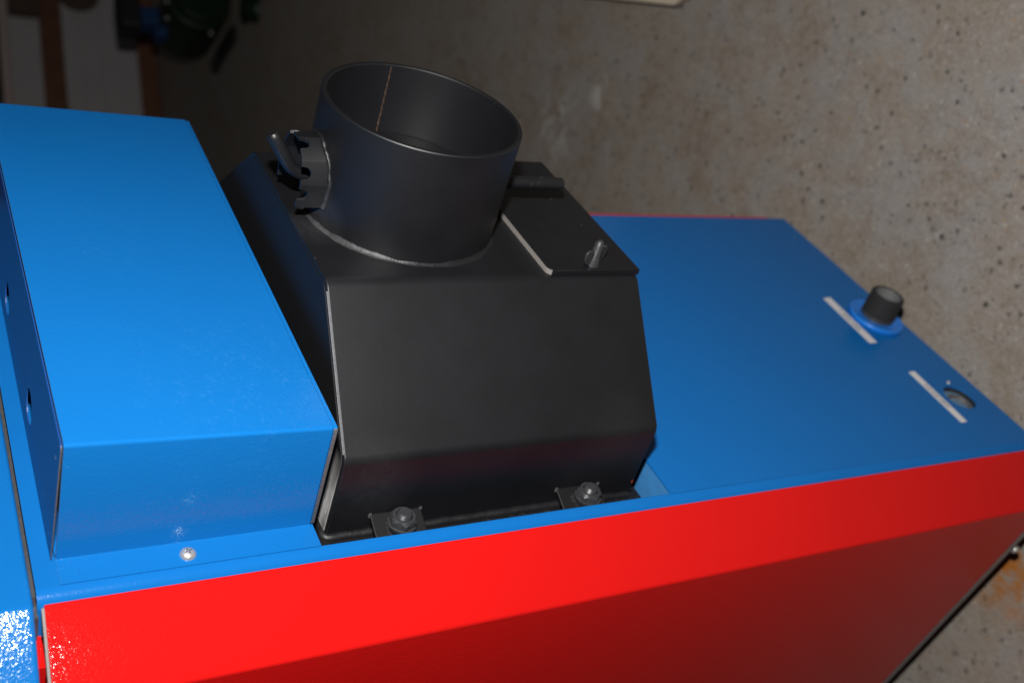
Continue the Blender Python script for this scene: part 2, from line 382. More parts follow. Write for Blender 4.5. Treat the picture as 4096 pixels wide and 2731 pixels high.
def fillet(pts, radii, n=8, closed=True):
    out = []; m = len(pts)
    for i in range(m):
        r = radii[i]; p = Vector(pts[i])
        if r == 0 or (not closed and i in (0, m - 1)): out.append(tuple(p)); continue
        a = (Vector(pts[i - 1]) - p).normalized(); b = (Vector(pts[(i + 1) % m]) - p).normalized()
        ang = a.angle(b); t = r / math.tan(ang / 2)
        c = p + (a + b).normalized() * (r / math.sin(ang / 2)); p0 = p + a * t; p1 = p + b * t
        d0 = p0 - c; d1 = p1 - c; tot = d0.angle_signed(d1)
        for k in range(n + 1):
            th = -tot * k / n
            out.append((c.x + d0.x * math.cos(th) - d0.y * math.sin(th), c.y + d0.x * math.sin(th) + d0.y * math.cos(th)))
    return out
def thing(name, label, cat, loc, group=None):
    o = bpy.data.objects.new(name, None); COL.objects.link(o); o.location = loc
    o.empty_display_size = 0.1
    o['label'] = label; o['category'] = cat
    if group: o['group'] = group
    return o
def tag(o, label, cat, group=None):
    o['label'] = label; o['category'] = cat
    if group: o['group'] = group
def copy_part(src, parent, off, label=None):
    c = src.copy(); COL.objects.link(c); c.parent = parent; c.location = src.location + off
    for ch in list(src.children):
        d = ch.copy(); COL.objects.link(d); d.parent = c
    return c

# ------------------------------------------------------------------ floor
mb = MB(); mb.add([(XF, -8, 8), (XF, 24, 8), (XF, 24, -24), (XF, -8, -24)], [(0, 1, 2, 3)])
floor = mb.build('floor', CONCRETE); floor['kind'] = 'structure'

# ------------------------------------------------------------------ boiler
boiler = thing('boiler', 'blue and red steel heating boiler with a black flue box on its back', 'boiler', P(XF, 1.26, -1.85))
YN, YF = 0.8345, 1.690           # near and far edges of the blue back
TH = math.radians(31)            # slope of the red bevelled corners
XB = 1.9135                      # bottom of the red side panel
XT = 0.137                       # joint between top cap and back
ZB = -2.65                       # front of the boiler
NF = (0.7390, -1.0645)           # fold where the red bevel meets the side
TAP = 0.130                      # the flanks draw in towards the front, a slope added to darken them

# inner carcass, so that the casing is not hollow
mb = MB(); mb.extrude_x([(0.775 + TAP, ZB + 0.01), (1.745 - TAP, ZB + 0.01), (1.745, -1.12), (1.67, -1.085), (0.865, -1.085), (0.775, -1.115)], 0.02, XB - 0.004)
mb.build('carcass', RED, boiler)

# blue back panel with its cut-outs and rolled edges
HX0, HX1, HY0, HY1 = 0.4735, 1.040, 0.853, 1.605
RET = (1.8800, 0.9910)           # return socket
FLOW = (1.8850, 1.2580)          # threaded flow pipe
def deck_extra(mb):
    ra = 0.020
    for side in (0, 1):
        yc = 0.8535 if side == 0 else YF - 0.017
        sg = -1 if side == 0 else 1
        pr = []
        for k in range(13):
            a = math.radians(75 * k / 12); pr.append((yc + sg * ra * math.sin(a), -1.0 - ra + ra * math.cos(a)))
        # the flap behind the red bevel
        y, z = pr[-1]; pr.append((y - 0.0 * sg, z - 0.045))
        inn = [(y - sg * 0.003, z - 0.003) for y, z in pr][::-1]
        mb.extrude_x(pr + inn, XT + 0.003, 1.958)
def deck_place(u, v, w): return (u, v, -1.0 - w)
deck_out = [(XT + 0.003, 0.8535), (1.958, 0.8535), (1.958, YF - 0.017), (XT + 0.003, YF - 0.017)]
deck = plate(deck_out, [rrect(HX0, HX1, HY0, HY1, 0.0), circle(RET, 0.0345), circle(FLOW, 0.042)], deck_place, 0.003, [BLUE_DECK, RAW_DARK], 'back_panel', boiler,
             face_mat=lambda n, c, i: 1 if n.z > 0.95 and c.z > (XF - XT - 0.02) * S else 0, extra=deck_extra)
for p in deck.data.polygons: p.use_smooth = True
deck.data.set_sharp_from_angle(angle=math.radians(30))
# turned-in lip along the lower side of the cut-out
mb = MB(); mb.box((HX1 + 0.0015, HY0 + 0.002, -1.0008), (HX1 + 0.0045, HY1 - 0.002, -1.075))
mb.build('cutout_lip', LIT_LIP, boiler, bevel=0.0008)
mb = MB(); mb.box((1.950, 0.85, -1.003), (1.957, YF - 0.02, -1.10)); mb.build('lower_lip', BLUE, boiler)

# red side panels, bevelled corner and flat flank in one folded sheet
YS = 2.5190                      # the far flank mirrors the near one about YS / 2
def side_panel(near):
    t = 0.006
    def m(y): return y if near else YS - y
    pr = [(0.8355, -1.0072), NF, (NF[0] + TAP, ZB)] if near else [(0.8330, -1.0110), (0.8315, -1.0025), NF, (NF[0] + TAP, ZB)]
    inn = [(y + t * 0.5, z - t) for y, z in pr]; inn[-1] = (pr[-1][0] + t, ZB); inn[-2] = (NF[0] + t, NF[1] - t * 0.7)
    prof = fillet(pr + inn[::-1], [0.0015, 0.007, 0, 0, 0.003, 0] if near else [0, 0.001, 0.006, 0, 0, 0.003, 0, 0], 6)
    mb = MB(); mb.extrude_x([(m(y), z) for y, z in prof], 0.1470, XB)
    o = mb.build('side_panel', RED, boiler, bevel=0.0034, seg=5, bev_ang=60)
    # raw sheet edge that shows in the joint
    mb = MB(); q = [(0.8375, -1.0125), (0.8335, -1.0115), (NF[0] + 0.008, NF[1] - 0.004), (NF[0] + 0.004 + TAP, ZB + 0.02), (NF[0] + 0.012 + TAP, ZB + 0.02), (NF[0] + 0.014, NF[1] - 0.010), (0.8410, -1.0200)]
    mb.extrude_x([(m(y), z) for y, z in q], 0.1442, 0.1480); mb.build('panel_edge', RAW_PAINT, o)
    return o
side_panel(True); side_panel(False)

# blue top cap (left of the joint in the picture)
out = [(0.8290, -0.9985), (NF[0] - 0.005, NF[1] + 0.001), (NF[0] - 0.005 + TAP, ZB), (YS - NF[0] + 0.005 - TAP, ZB), (YS - NF[0] + 0.005, NF[1]), (1.690, -0.9985)]
mb = MB(); mb.extrude_x(fillet(out, [0.012, 0.008, 0, 0, 0.008, 0.012], 6), -0.05, XT - 0.0015)
mb.build('top_cap', BLUE, boiler, bevel=0.003, seg=4, bev_ang=60)
mb = MB(); mb.box((XT - 0.0015, 0.845, -1.0035), (XT + 0.0022, 1.69, -1.02)); mb.box((XT - 0.0012, 0.829, -1.0205), (XT + 0.0040, 0.850, -1.0750)); mb.build('joint_seal', RAW_DARK, boiler)
mb = MB(); mb.box((XT - 0.0015, 0.79, -1.058), (XT + 0.0085, 1.73, -1.09)); mb.build('joint_filler', RED, boiler)

# ---- blue cover box over the fan
CX0, CX1 = 0.1655, 0.4685
CYN, CYF = 0.890, 1.688
def ctop(x): return -0.8235 - (x - CX0) / (CX1 - CX0) * 0.0095
t = 0.0028
def cover_section(x):
    z = ctop(x)
    outer = fillet([(0.853, -0.9985), (CYN, -0.9985), (CYN, z), (CYF, z), (CYF, -0.9985)], [0, 0.002, 0.0045, 0.0045, 0], 5, closed=False)
    inner = fillet([(0.853, -0.9985 - 0.0013), (CYN + t, -0.9985 - 0.0013), (CYN + t, z - t), (CYF - t, z - t), (CYF - t, -0.9985)], [0, 0.001, 0.002, 0.002, 0], 5, closed=False)
    return outer + inner[::-1]
a, b = cover_section(CX0), cover_section(CX1); n = len(a)
mb = MB(); mb.add([(CX0, y, z) for y, z in a] + [(CX1, y, z) for y, z in b], [(i, (i + 1) % n, n + (i + 1) % n, n + i) for i in range(n)])
h = n // 2
for x, pr in ((CX0, a), (CX1, b)):
    mb.add([(x, y, z) for y, z in pr], [(i, i + 1, n - 2 - i, n - 1 - i) for i in range(h - 1)], 1)
cover = mb.build('fan_cover', [BLUE, RAW], boiler, smooth=35)
# end caps, the upper one with two vent holes
def cap_outline(x):
    z = ctop(x)
    return fillet([(CYN - 0.0002, -0.9965), (CYN - 0.0002, z - 0.0012), (CYF - 0.001, z - 0.001), (CYF - 0.002, -0.9975)], [0.001, 0.006, 0.006, 0.001], 4)
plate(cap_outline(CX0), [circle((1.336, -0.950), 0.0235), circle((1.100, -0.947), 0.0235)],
      lambda u, v, w: (CX0 - 0.0012 - 0.003 * (1 - (v + 1.0) / 0.18) - w, u, v), 0.0015, [BLUE_SHADED, RAW_EDGE], 'end_cap', cover, bevel=0.0004, face_mat=lambda n, c, i: 1 if n.x < -0.75 and c.x < (CYN + 0.004) * S else 0)
plate(cap_outline(CX1), [], lambda u, v, w: (CX1 + 0.0012 + w, u, v), 0.0048, [BLUE, RAW_EDGE], 'end_cap', cover, bevel=0.0004, face_mat=lambda n, c, i: 1 if n.x < -0.75 and c.x < (CYN + 0.004) * S else 0)
mb = MB(); mb.box((CX0 - 0.0012, CYN + 0.0035, -0.996), (CX0 + 0.0035, CYF - 0.0035, -0.993)); mb.build('cap_flange', BLUE, cover)
# dark box added inside the cover so that the vent holes read black
mb = MB(); mb.box((CX0 + 0.012, CYN + 0.02, -0.992), (CX1 - 0.02, CYF - 0.02, -0.87)); mb.build('dark_insert', SHADE_DARK, cover)
# domed fixing screw on the flange
mb = MB(); mb.lathe([(0, -0.9918), (0.004, -0.9922), (0.0075, -0.9938), (0.0098, -0.9965), (0.0100, -0.9986)], (0.310, 0.870), 24)
for a_ in (0, 90): 
    ca, sa = math.cos(math.radians(a_ + 20)), math.sin(math.radians(a_ + 20))
    mb.add([(0.310 + ca * u - sa * v, 0.870 + sa * u + ca * v, z) for u, v, z in ((-.0045, -.0008, -.9919), (.0045, -.0008, -.9919), (.0045, .0008, -.9919), (-.0045, .0008, -.9919))], [(0, 1, 2, 3)], 1)
mb.build('screw', [ZINC, RAW_DARK], cover, smooth=50)

# ---- black flue box
MB.size = 1.03  # flue box, pipe and fittings enlarged about the camera, so they sit deeper
BX0, BX1 = 0.485, 0.971
ZT = -0.719
prof = [(0.872, -1.012), (0.872, -0.8765), (1.0365, ZT), (1.3700, ZT), (1.5340, -0.8765), (1.5340, -1.012)]
rp = fillet(prof, [0, 0.020, 0.026, 0.026, 0.020, 0], 10)
mb = MB(); mb.extrude_x(rp, BX0, BX1)
fbox = mb.build('flue_box', BLACK, boiler, bevel=0.0017, seg=3, bev_ang=60)
# bare bright line where the sloped sheet's cut edge shows
edge = fillet([(0.8720, -0.8765), (1.0365, ZT)], [0, 0], 1, closed=False)
mb = MB()
d = Vector((1.0365 - 0.872, ZT + 0.8765)).normalized(); nn = Vector((-d.y, d.x))
p0 = Vector((0.872, -0.8765)) + d * 0.010; p1 = Vector((1.0365, ZT)) - d * 0.014
q = [p0 - nn * 0.0017, p1 - nn * 0.0009, p1 + nn * 0.0003, p0 + nn * 0.0003]
mb.extrude_x([(v.x, v.y) for v in q], BX0 - 0.0012, BX0 + 0.0025)
mb.build('sheet_edge', RAW_EDGE, fbox, bevel=0.0003, seg=2)
# scuffed bare steel low on the upper end face
def patch_mat():
    m, nt, b = nodes_of('scuffed end face')
    tc = N(nt, 'ShaderNodeTexCoord'); geo = N(nt, 'ShaderNodeNewGeometry')
    mp = N(nt, 'ShaderNodeMapping'); mp.inputs['Rotation'].default_value = (math.radians(35), 0, 0); mp.inputs['Scale'].default_value = (1, 0.25, 2.2)
    nt.links.new(geo.outputs['Position'], mp.inputs[0])
    n = N(nt, 'ShaderNodeTexNoise', i_Scale=95.0, i_Detail=6.0, i_Roughness=0.65); nt.links.new(mp.outputs[0], n.inputs['Vector'])
    d = N(nt, 'ShaderNodeVectorMath', operation='DISTANCE'); nt.links.new(geo.outputs['Position'], d.inputs[0]); d.inputs[1].default_value = P(0.4996, 0.925, -1.020)
    fall = ramp(nt, math_(nt, 'DIVIDE', d.outputs['Value'], 0.070), [(0.30, G(1)), (1.0, G(0))])
    f = math_(nt, 'MULTIPLY', fall, ramp(nt, n.outputs[0], [(0.36, G(0.35)), (0.60, G(1))]))
    nt.links.new(mixc(nt, f, (0.0045, 0.0045, 0.0052), (0.46, 0.45, 0.44)), b.inputs['Base Color']); b.inputs['Roughness'].default_value = 0.55; b.inputs['Specular IOR Level'].default_value = 0.28
    return m
ep = fillet([(0.8785, -1.003), (0.8785, -0.8792), (1.0392, -0.7255), (1.3673, -0.7255), (1.5275, -0.8792), (1.5275, -1.003)], [0, 0.016, 0.020, 0.020, 0.016, 0], 6)
mb = MB(); mb.extrude_x(ep, BX0 - 0.0012, BX0 + 0.0005)
mb.build('end_plate', patch_mat(), fbox)
# flange, corner weld and fixing tabs
plate(rrect(0.4500, 0.9885, 0.815, 1.565, 0.004), [], lambda u, v, w: (u, v, -1.0065 - w), 0.012, BLACK_WORN, 'flange', fbox, bevel=0.001)
mb = MB()
def bead(pts, r, jit):
    out = []
    for p in pts: out.append((p[0] + random.uniform(-jit, jit), p[1] + random.uniform(-jit, jit), p[2] + random.uniform(-jit, jit)))
    return out
L = [(BX1 - 0.004 - k * (BX1 - BX0 - 0.006) / 60, 0.8705, -1.0065) for k in range(61)] + [(BX0 - 0.0015, 0.873 + k * 0.66 / 60, -1.0065) for k in range(61)]
mb.tube(bead(L, 0.0065, 0.0006), [0.0072 + random.uniform(-0.0008, 0.0008) for _ in L], 10)
mb.build('base_weld', BLACK_WELD, fbox, smooth=60)
mb = MB()
L = [(BX1 + 0.0008, 0.873 + k * 0.66 / 60, -1.0065) for k in range(61)]
mb.tube(bead(L, 0.0065, 0.0006), 0.0072, 10); mb.build('base_weld', BLACK_WELD, fbox, smooth=60)

def tab(xc):
    o = MB(); w = 0.0365
    out = rrect(-w, w, -0.014, 0.046, 0.010, 6, only=())
    tb = plate(out, [], lambda u, v, w_: (xc + u, 0.8285 + v, -0.9905 + v * 0.36 - w_), 0.0050, BLACK_WORN, 'clamp_tab', fbox, bevel=0.0008)
    for sx in (-1, 1):     # little torch-cut burrs at the upper corners
        mb = MB(); mb.lathe([(0, -0.9722), (0.0022, -0.9728), (0.0030, -0.9760), (0.0024, -0.9795), (0, -0.9800)], (xc + sx * (w - 0.0004), 0.8725), 10)
        mb.build('burr', RAW_DARK, tb, smooth=60)
    return tb
def hex_nut(xc, yc, z0, rot):
    AC, hgt = 0.0190, 0.0145
    mb = MB(); rings = []
    seg = 48
    # hexagonal prism with a chamfered top, round washer face below
    wsh = MB(); wsh.lathe([(0.0, z0 - 0.0002), (0.0198, z0 - 0.0002), (0.0202, z0 - 0.0012), (0.0202, z0 - 0.0060), (0.0, z0 - 0.0060)], (xc, yc), 40)
    prof = [(0.0112, z0 + hgt), (0.0150, z0 + hgt), ('h', z0 + hgt - 0.0030), ('h', z0 + 0.0022), ('w', z0 + 0.0020), ('w', z0)]
    v = []
    for k in range(seg):
        a = 2 * math.pi * k / seg
        m = (a % (math.pi / 3)) - math.pi / 6
        rh = AC * math.cos(math.pi / 6) / math.cos(m)
        for r, z in prof:
            if r == 'h':
                rr = rh; zz = z - (max(0, rh - 0.0168) * 0.9 if z > z0 + 0.006 else 0)
            elif r == 'w': rr = 0.0196; zz = z
            else: rr = r; zz = z
            v.append((xc + rr * math.cos(a + rot), yc + rr * math.sin(a + rot), zz))
    n_ = len(prof)
    f = [(k * n_ + i, ((k + 1) % seg) * n_ + i, ((k + 1) % seg) * n_ + i + 1, k * n_ + i + 1) for k in range(seg) for i in range(n_ - 1)]
    mb.add(v, f)
    nut = mb.build('hex_nut', DUSTED, fbox, smooth=28)
    wsh.build('washer', BLACK_WORN, nut, smooth=40)
    mb = MB(); pr = []; z = z0 + 0.004
    while z < z0 + hgt + 0.0045:
        pr += [(0.0092, z), (0.0101, z + 0.0010), (0.0092, z + 0.0020)]; z += 0.0023
    zt = z0 + hgt + 0.0065
    pr += [(0.0090, zt - 0.0018), (0.0078, zt), (0, zt)]
    mb.lathe(pr, (xc, yc), 32); mb.build('stud', STUD, nut, smooth=35)
    return nut
t1 = tab(0.5770); n1 = hex_nut(0.5800, 0.8540, -0.9790, 0.35)
OFF = D(0.866 - 0.577, 0, 0) * (S * MB.size)
copy_part(t1, fbox, OFF)
hex_nut(0.8745, 0.8530, -0.9790, 0.62)

# ---- flue pipe
PC = (0.6480, 1.2050); PR, PI_ = 0.1385, 0.1310
ZR = -0.5550
mb = MB()
mb.lathe([(PR, ZT - 0.002), (PR, ZR - 0.0015), (PR - 0.0012, ZR), (PI_ + 0.0012, ZR), (PI_, ZR - 0.0015), (PI_, ZT - 0.002)], PC, 128)
pipe = mb.build('flue_pipe', BLACK, boiler, smooth=25)
mb = MB(); seg = 160; v = []; f = []
for k in range(seg):
    a = 2 * math.pi * k / seg
    w = 0.0115 + 0.0022 * math.sin(5 * a + 1) + 0.0012 * math.sin(17 * a) + random.uniform(-0.0009, 0.0009)
    for i in range(9):
        th = math.pi / 2 * i / 8
        r = PR - 0.0008 + w * (1 - 0.80 * math.sin(th)) - 0.2 * w; z = ZT - 0.0008 + w * (1 - 0.80 * math.cos(th)) - 0.2 * w
        v.append((PC[0] + r * math.cos(a), PC[1] + r * math.sin(a), z))
for k in range(seg):
    for i in range(8): f.append((k * 9 + i, ((k + 1) % seg) * 9 + i, ((k + 1) % seg) * 9 + i + 1, k * 9 + i + 1))
mb.add(v, f); mb.build('weld_bead', BLACK_WELD, pipe, smooth=70)
# rusty seam down the inside wall
SA = math.radians(88.5)
mb = MB(); pts = []
for k in range(40):
    z = ZR - 0.003 - k * 0.104 / 39; a = SA + random.uniform(-0.004, 0.004)
    pts.append((PC[0] + PI_ * math.cos(a), PC[1] + PI_ * math.sin(a), z))
mb.tube(pts, [0.0011 + random.uniform(-0.0006, 0.0007) for _ in pts], 8); mb.build('inner_seam', RUST, pipe, smooth=60)
# closed damper disc
mb = MB(); mb.lathe([(0, -0.6600), (0.1285, -0.6600), (0.1290, -0.6615), (0.1285, -0.6645), (0, -0.6645)], PC, 96)
damper = mb.build('damper_disc', BLACK, pipe, smooth=40)
# damper shaft: straight end on the right, bent handle on the left
AZ = -0.664
mb = MB(); rs = 0.0095
mb.tube([(0.770, 1.2040, AZ), (0.905, 1.2040, AZ), (0.9085, 1.2040, AZ), (0.9095, 1.2040, AZ)], [rs, rs, rs * 0.93, rs * 0.75], 20)
mb.build('damper_shaft', BLACK_WORN, pipe, smooth=50)
mb = MB(); pts = [(0.530, 1.204, AZ), (0.506, 1.204, AZ)]
C0 = Vector((0.506, AZ)); 
for k in range(1, 9):
    a = math.radians(56 * k / 8); R_ = 0.040
    pts.append((0.506 - R_ * math.sin(a), 1.204, AZ + R_ * (1 - math.cos(a))))
dx, dz = -math.cos(math.radians(56)), math.sin(math.radians(56))
lx, lz = pts[-1][0], pts[-1][2]
for s_ in (0.02, 0.039, 0.043, 0.0455): pts.append((lx + dx * s_, 1.204 + 0.10 * s_, lz + dz * s_))
rr = [0.0088] * (len(pts) - 2) + [0.0080, 0.0060]
mb.tube(pts, rr, 20); mb.build('damper_handle', BLACK_WORN, pipe, smooth=50)
# notched sector that holds the handle
RA, ta = 0.0600, 0.0042
KY, XL = 0.77, 0.4780        # the sector is a little flattened; XL is its free edge
notch = [(math.radians(156), 0.0088), (math.radians(186), 0.0082), (math.radians(112), 0.0088), (math.radians(68), 0.0088)]
mb = MB(); ns = 200; a0, a1 = math.radians(-25), math.radians(206); v = []
facets = [math.radians(x) for x in (-25, 20, 60, 100, 140, 172, 206)]
def sector_r(a):
    for i in range(len(facets) - 1):
        if facets[i] <= a <= facets[i + 1] + 1e-6:
            mid = (facets[i] + facets[i + 1]) / 2; half = (facets[i + 1] - facets[i]) / 2
            flat = RA * math.cos(half) / math.cos(a - mid)
            return 0.6 * flat + 0.4 * RA
    return RA
for k in range(ns + 1):
    a = a0 + (a1 - a0) * k / ns
    xl = XL
    for na, nr in notch:
        dd = abs(a - na) * RA
        if dd < nr: xl = max(xl, XL + 0.0045 + math.sqrt(nr * nr - dd * dd))
    r = sector_r(a)
    for rr_ in (r, r - ta):
        y = 1.204 + KY * rr_ * math.cos(a); z = AZ + rr_ * math.sin(a)
        xr = PC[0] - math.sqrt(max(1e-6, (PR - 0.002) ** 2 - (y - PC[1]) ** 2))
        v += [(xl, y, z), (xr, y, z)]
f = []
for k in range(ns):
    o_, q_ = 4 * k, 4 * (k + 1)
    f += [(o_, o_ + 1, q_ + 1, q_), (o_ + 3, o_ + 2, q_ + 2, q_ + 3), (o_ + 2, o_, q_, q_ + 2), (o_ + 1, o_ + 3, q_ + 3, q_ + 1)]
f += [(0, 2, 3, 1), (4 * ns, 4 * ns + 1, 4 * ns + 3, 4 * ns + 2)]
mb.add(v, f)
mb.build('notched_sector', [BLACK, RAW_DARK], pipe, smooth=30)
mb = MB(); pts = []
for k in range(60):
    a = a0 + 0.02 + (a1 - a0 - 0.04) * k / 59; r = sector_r(a) + 0.001
    y = 1.204 + KY * r * math.cos(a); z = AZ + r * math.sin(a)
    pts.append((PC[0] - math.sqrt(PR ** 2 - (y - PC[1]) ** 2) - 0.0005, y, z))
mb.tube(bead(pts, 0, 0.0004), [0.0030 + random.uniform(-0.0006, 0.0008) for _ in pts], 8); mb.build('sector_weld', BLACK_WELD, pipe, smooth=60)

# ---- inspection plate with wing nut
ip = plate(rrect(0.8140, 0.9725, 1.0380, 1.3600, 0.012, 6, only=(2, 1)), [], lambda u, v, w: (u, v, ZT + w), 0.0085, [BLACK, RAW_PAINT], 'inspection_plate', boiler,
           bevel=0.0006, face_mat=lambda n, c, i: 1 if n.z > 0.6 else 0)
WC = (0.8960, 1.0545)
mb = MB(); pr = []; z = ZT + 0.012
while z < ZT + 0.0425:
    pr += [(0.0062, z), (0.0070, z + 0.0009), (0.0062, z + 0.0018)]; z += 0.0021
pr += [(0.0060, ZT + 0.0440), (0.0050, ZT + 0.0465), (0.0030, ZT + 0.0480), (0, ZT + 0.0485)]
wn_b = MB(); zz = ZT + 0.0085
wn_b.lathe([(0.0062, zz + 0.0120), (0.0078, zz + 0.0115), (0.0098, zz + 0.0030), (0.0105, zz)], WC, 32)
wa = math.radians(22)
for sg in (-1, 1):
    # a flat rounded wing that rises outward
    cx_, cy_ = WC[0] + sg * 0.0165 * math.cos(wa), WC[1] + sg * 0.0165 * math.sin(wa)
    ring = []
    for k in range(20):
        a = 2 * math.pi * k / 20
        u = 0.0112 * math.cos(a) * (1 if abs(math.cos(a)) < 0.85 else 0.93); w = 0.0130 * math.sin(a)
        ring.append((sg * u, w))
    v = []
    for side in (-0.0018, 0.0018):
        for u, w in ring:
            along = 0.0145 + u * sg + 0.003 * (w / 0.0130); hh = zz + 0.0140 + w + 0.10 * u * sg
            v.append((WC[0] + sg * along * math.cos(wa) - side * math.sin(wa), WC[1] + sg * along * math.sin(wa) + side * math.cos(wa), hh))
    f = [tuple(range(20)), tuple(range(20, 40))[::-1]] + [(k, (k + 1) % 20, 20 + (k + 1) % 20, 20 + k) for k in range(20)]
    wn_b.add(v, f)
wing = wn_b.build('wing_nut', DUSTED, ip, bevel=0.0004, seg=2, smooth=40)
mb.lathe(pr, WC, 28); mb.build('stud', DUSTED, ip, smooth=35)

MB.size = 1.0
# ---- flow pipe with its blue collar, return socket, two labels
mb = MB(); pr = [(0.0366, -1.06), (0.0366, -0.983)]; z = -0.981
while z < -0.938:
    pr += [(0.0342, z), (0.0366, z + 0.0019), (0.0342, z + 0.0038)]; z += 0.0041
pr += [(0.0350, -0.9345), (0.0338, -0.933), (0.0302, -0.933), (0.0290, -0.9345), (0.0285, -0.940), (0.0285, -1.06)]
mb.lathe(pr, (FLOW[0], FLOW[1]), 64); 
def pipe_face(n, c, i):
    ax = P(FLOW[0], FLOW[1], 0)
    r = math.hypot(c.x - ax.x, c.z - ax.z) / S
    return 2 if r < 0.0292 else (1 if n.y < -0.6 else 0)  # bore lightened and rim darkened: light and shade put into the colours
fp = mb.build('flow_pipe', [THREAD, SHADE_DARK, PIPEIN], boiler, smooth=25, face_mat=pipe_face)
mb = MB(); mb.lathe([(0.0370, -0.9915), (0.0500, -0.9915), (0.0560, -0.9900), (0.0600, -0.9890), (0.0620, -0.9905), (0.0618, -0.9950), (0.0600, -0.9995), (0.0370, -0.9995)], FLOW, 64)
mb.build('pipe_collar', BLUEPLASTIC, fp, smooth=60)
mb = MB(); mb.lathe([(0.0350, -1.0030), (0.0350, -1.0110), (0.0335, -1.0112)], RET, 48)  # dark ring paints in the shade of the gap below the hole
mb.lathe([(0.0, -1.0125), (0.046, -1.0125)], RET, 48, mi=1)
mb.build('socket_recess', [SHADE_DARK, TANK], boiler, smooth=40)
mb = MB(); mb.lathe([(0.0250, -1.0130), (0.0250, -1.0085), (0.0238, -1.0075), (0.0205, -1.0075), (0.0195, -1.0090), (0.0190, -1.0300), (0.0, -1.0300)], (RET[0] - 0.001, RET[1] - 0.006), 48)
mb.build('return_socket', SOCKET, boiler, smooth=35)
mb = MB(); mb.lathe([(0, -0.9965), (0.0028, -0.9972), (0.0040, -0.9998)], (RET[0] + 0.014, RET[1] + 0.046), 16); mb.build('rivet', ZINC, boiler, smooth=60)

def label_strip(c, words):
    q = [(1.7985, 1.3405), (1.8218, 1.3425), (1.8155, 1.1785), (1.7932, 1.1778)] if c == 0 else [(1.8134, 1.0783), (1.8320, 1.0793), (1.8260, 0.9222), (1.8081, 0.9214)]
    mb = MB(); mb.hexa([(x, y, -0.9998) for x, y in q] + [(x, y, -0.9992) for x, y in q])
    lab = mb.build('label_strip', LABEL, boiler)
    a, b_, c_, d_ = (Vector((x, y)) for x, y in q)
    mb = MB()
    def at(u, v):       # u along the strip, v across
        return a.lerp(d_, u).lerp(b_.lerp(c_, u), v)
    for u0, u1 in words:
        u = u0
        while u < u1:
            w = random.choice((0.010, 0.013, 0.016)); e = min(u1, u + w)
            lo, hi = random.choice(((0.30, 0.66), (0.32, 0.64), (0.30, 0.70), (0.26, 0.64)))
            # each sign: an upright and a short bar
            for (ua, ub, va, vb) in ((u, u + 0.006, lo, hi), (u + 0.006, e, random.choice((lo, (lo + hi) / 2 - 0.06, hi - 0.12)), None)):
                if vb is None: vb = va + 0.12
                if ub <= ua: continue
                pts = [at(ua, va), at(ub, va), at(ub, vb), at(ua, vb)]
                mb.add([(p.x, p.y, -0.9990) for p in pts], [(0, 1, 2, 3)])
            u = e + 0.005
    mb.build('print', INK, lab)
    return lab
label_strip(0, [(0.285, 0.305), (0.355, 0.53), (0.56, 0.73)])
label_strip(1, [(0.265, 0.375), (0.40, 0.53), (0.555, 0.72)])

# ---- base bar, its bolt and the feet under the casing
yb = NF[0] + 0.0015
X0b, X1b = XB + 0.0025, XB + 0.0300
for sg in (1, -1):
    f_ = (lambda y: y) if sg > 0 else (lambda y: YS - y)
    za, zb_ = -1.105, ZB + 0.01
    ta_ = TAP * (za - NF[1]) / (ZB - NF[1]); tb_ = TAP * (zb_ - NF[1]) / (ZB - NF[1])
    q = [(f_(yb + ta_), za), (f_(yb + tb_), zb_), (f_(yb + tb_ + 0.034), zb_), (f_(yb + ta_ + 0.034), za)]
    if sg < 0: q = q[::-1]
    mb = MB(); mb.hexa([(X0b, y, z) for y, z in q] + [(X1b, y, z) for y, z in q])
    b_ = mb.build('base_bar', BARGREY, boiler, bevel=0.0040, seg=6)
    if sg > 0: bar = b_
mb = MB(); mb.box((X0b, yb + 0.05, -1.11), (X1b, YS - yb - 0.05, -1.145)); mb.build('base_bar', BARGREY, boiler, bevel=0.0040, seg=6)
mb = MB(); BY, BZ = yb + 0.012, -1.2050
mb.lathe([(0.0, X1b + 0.0140), (0.0040, X1b + 0.0132), (0.0066, X1b + 0.0110), (0.0072, X1b + 0.0075), (0.0072, X1b)], (0, BY, BZ), 20, axis='x'); mb.build('bolt', ZINC, bar, smooth=50)
for y in (0.83, 1.69):
    for z in (-1.28, ZB + 0.2):
        mb = MB(); mb.lathe([(0.0, XF - 0.0005), (0.034, XF - 0.0005), (0.034, XF - 0.014), (0.014, XF - 0.022), (0.014, XB - 0.006)], (0, y, z), 24, axis='x')
        mb.build('foot', BLACKTHING, boiler, smooth=40)

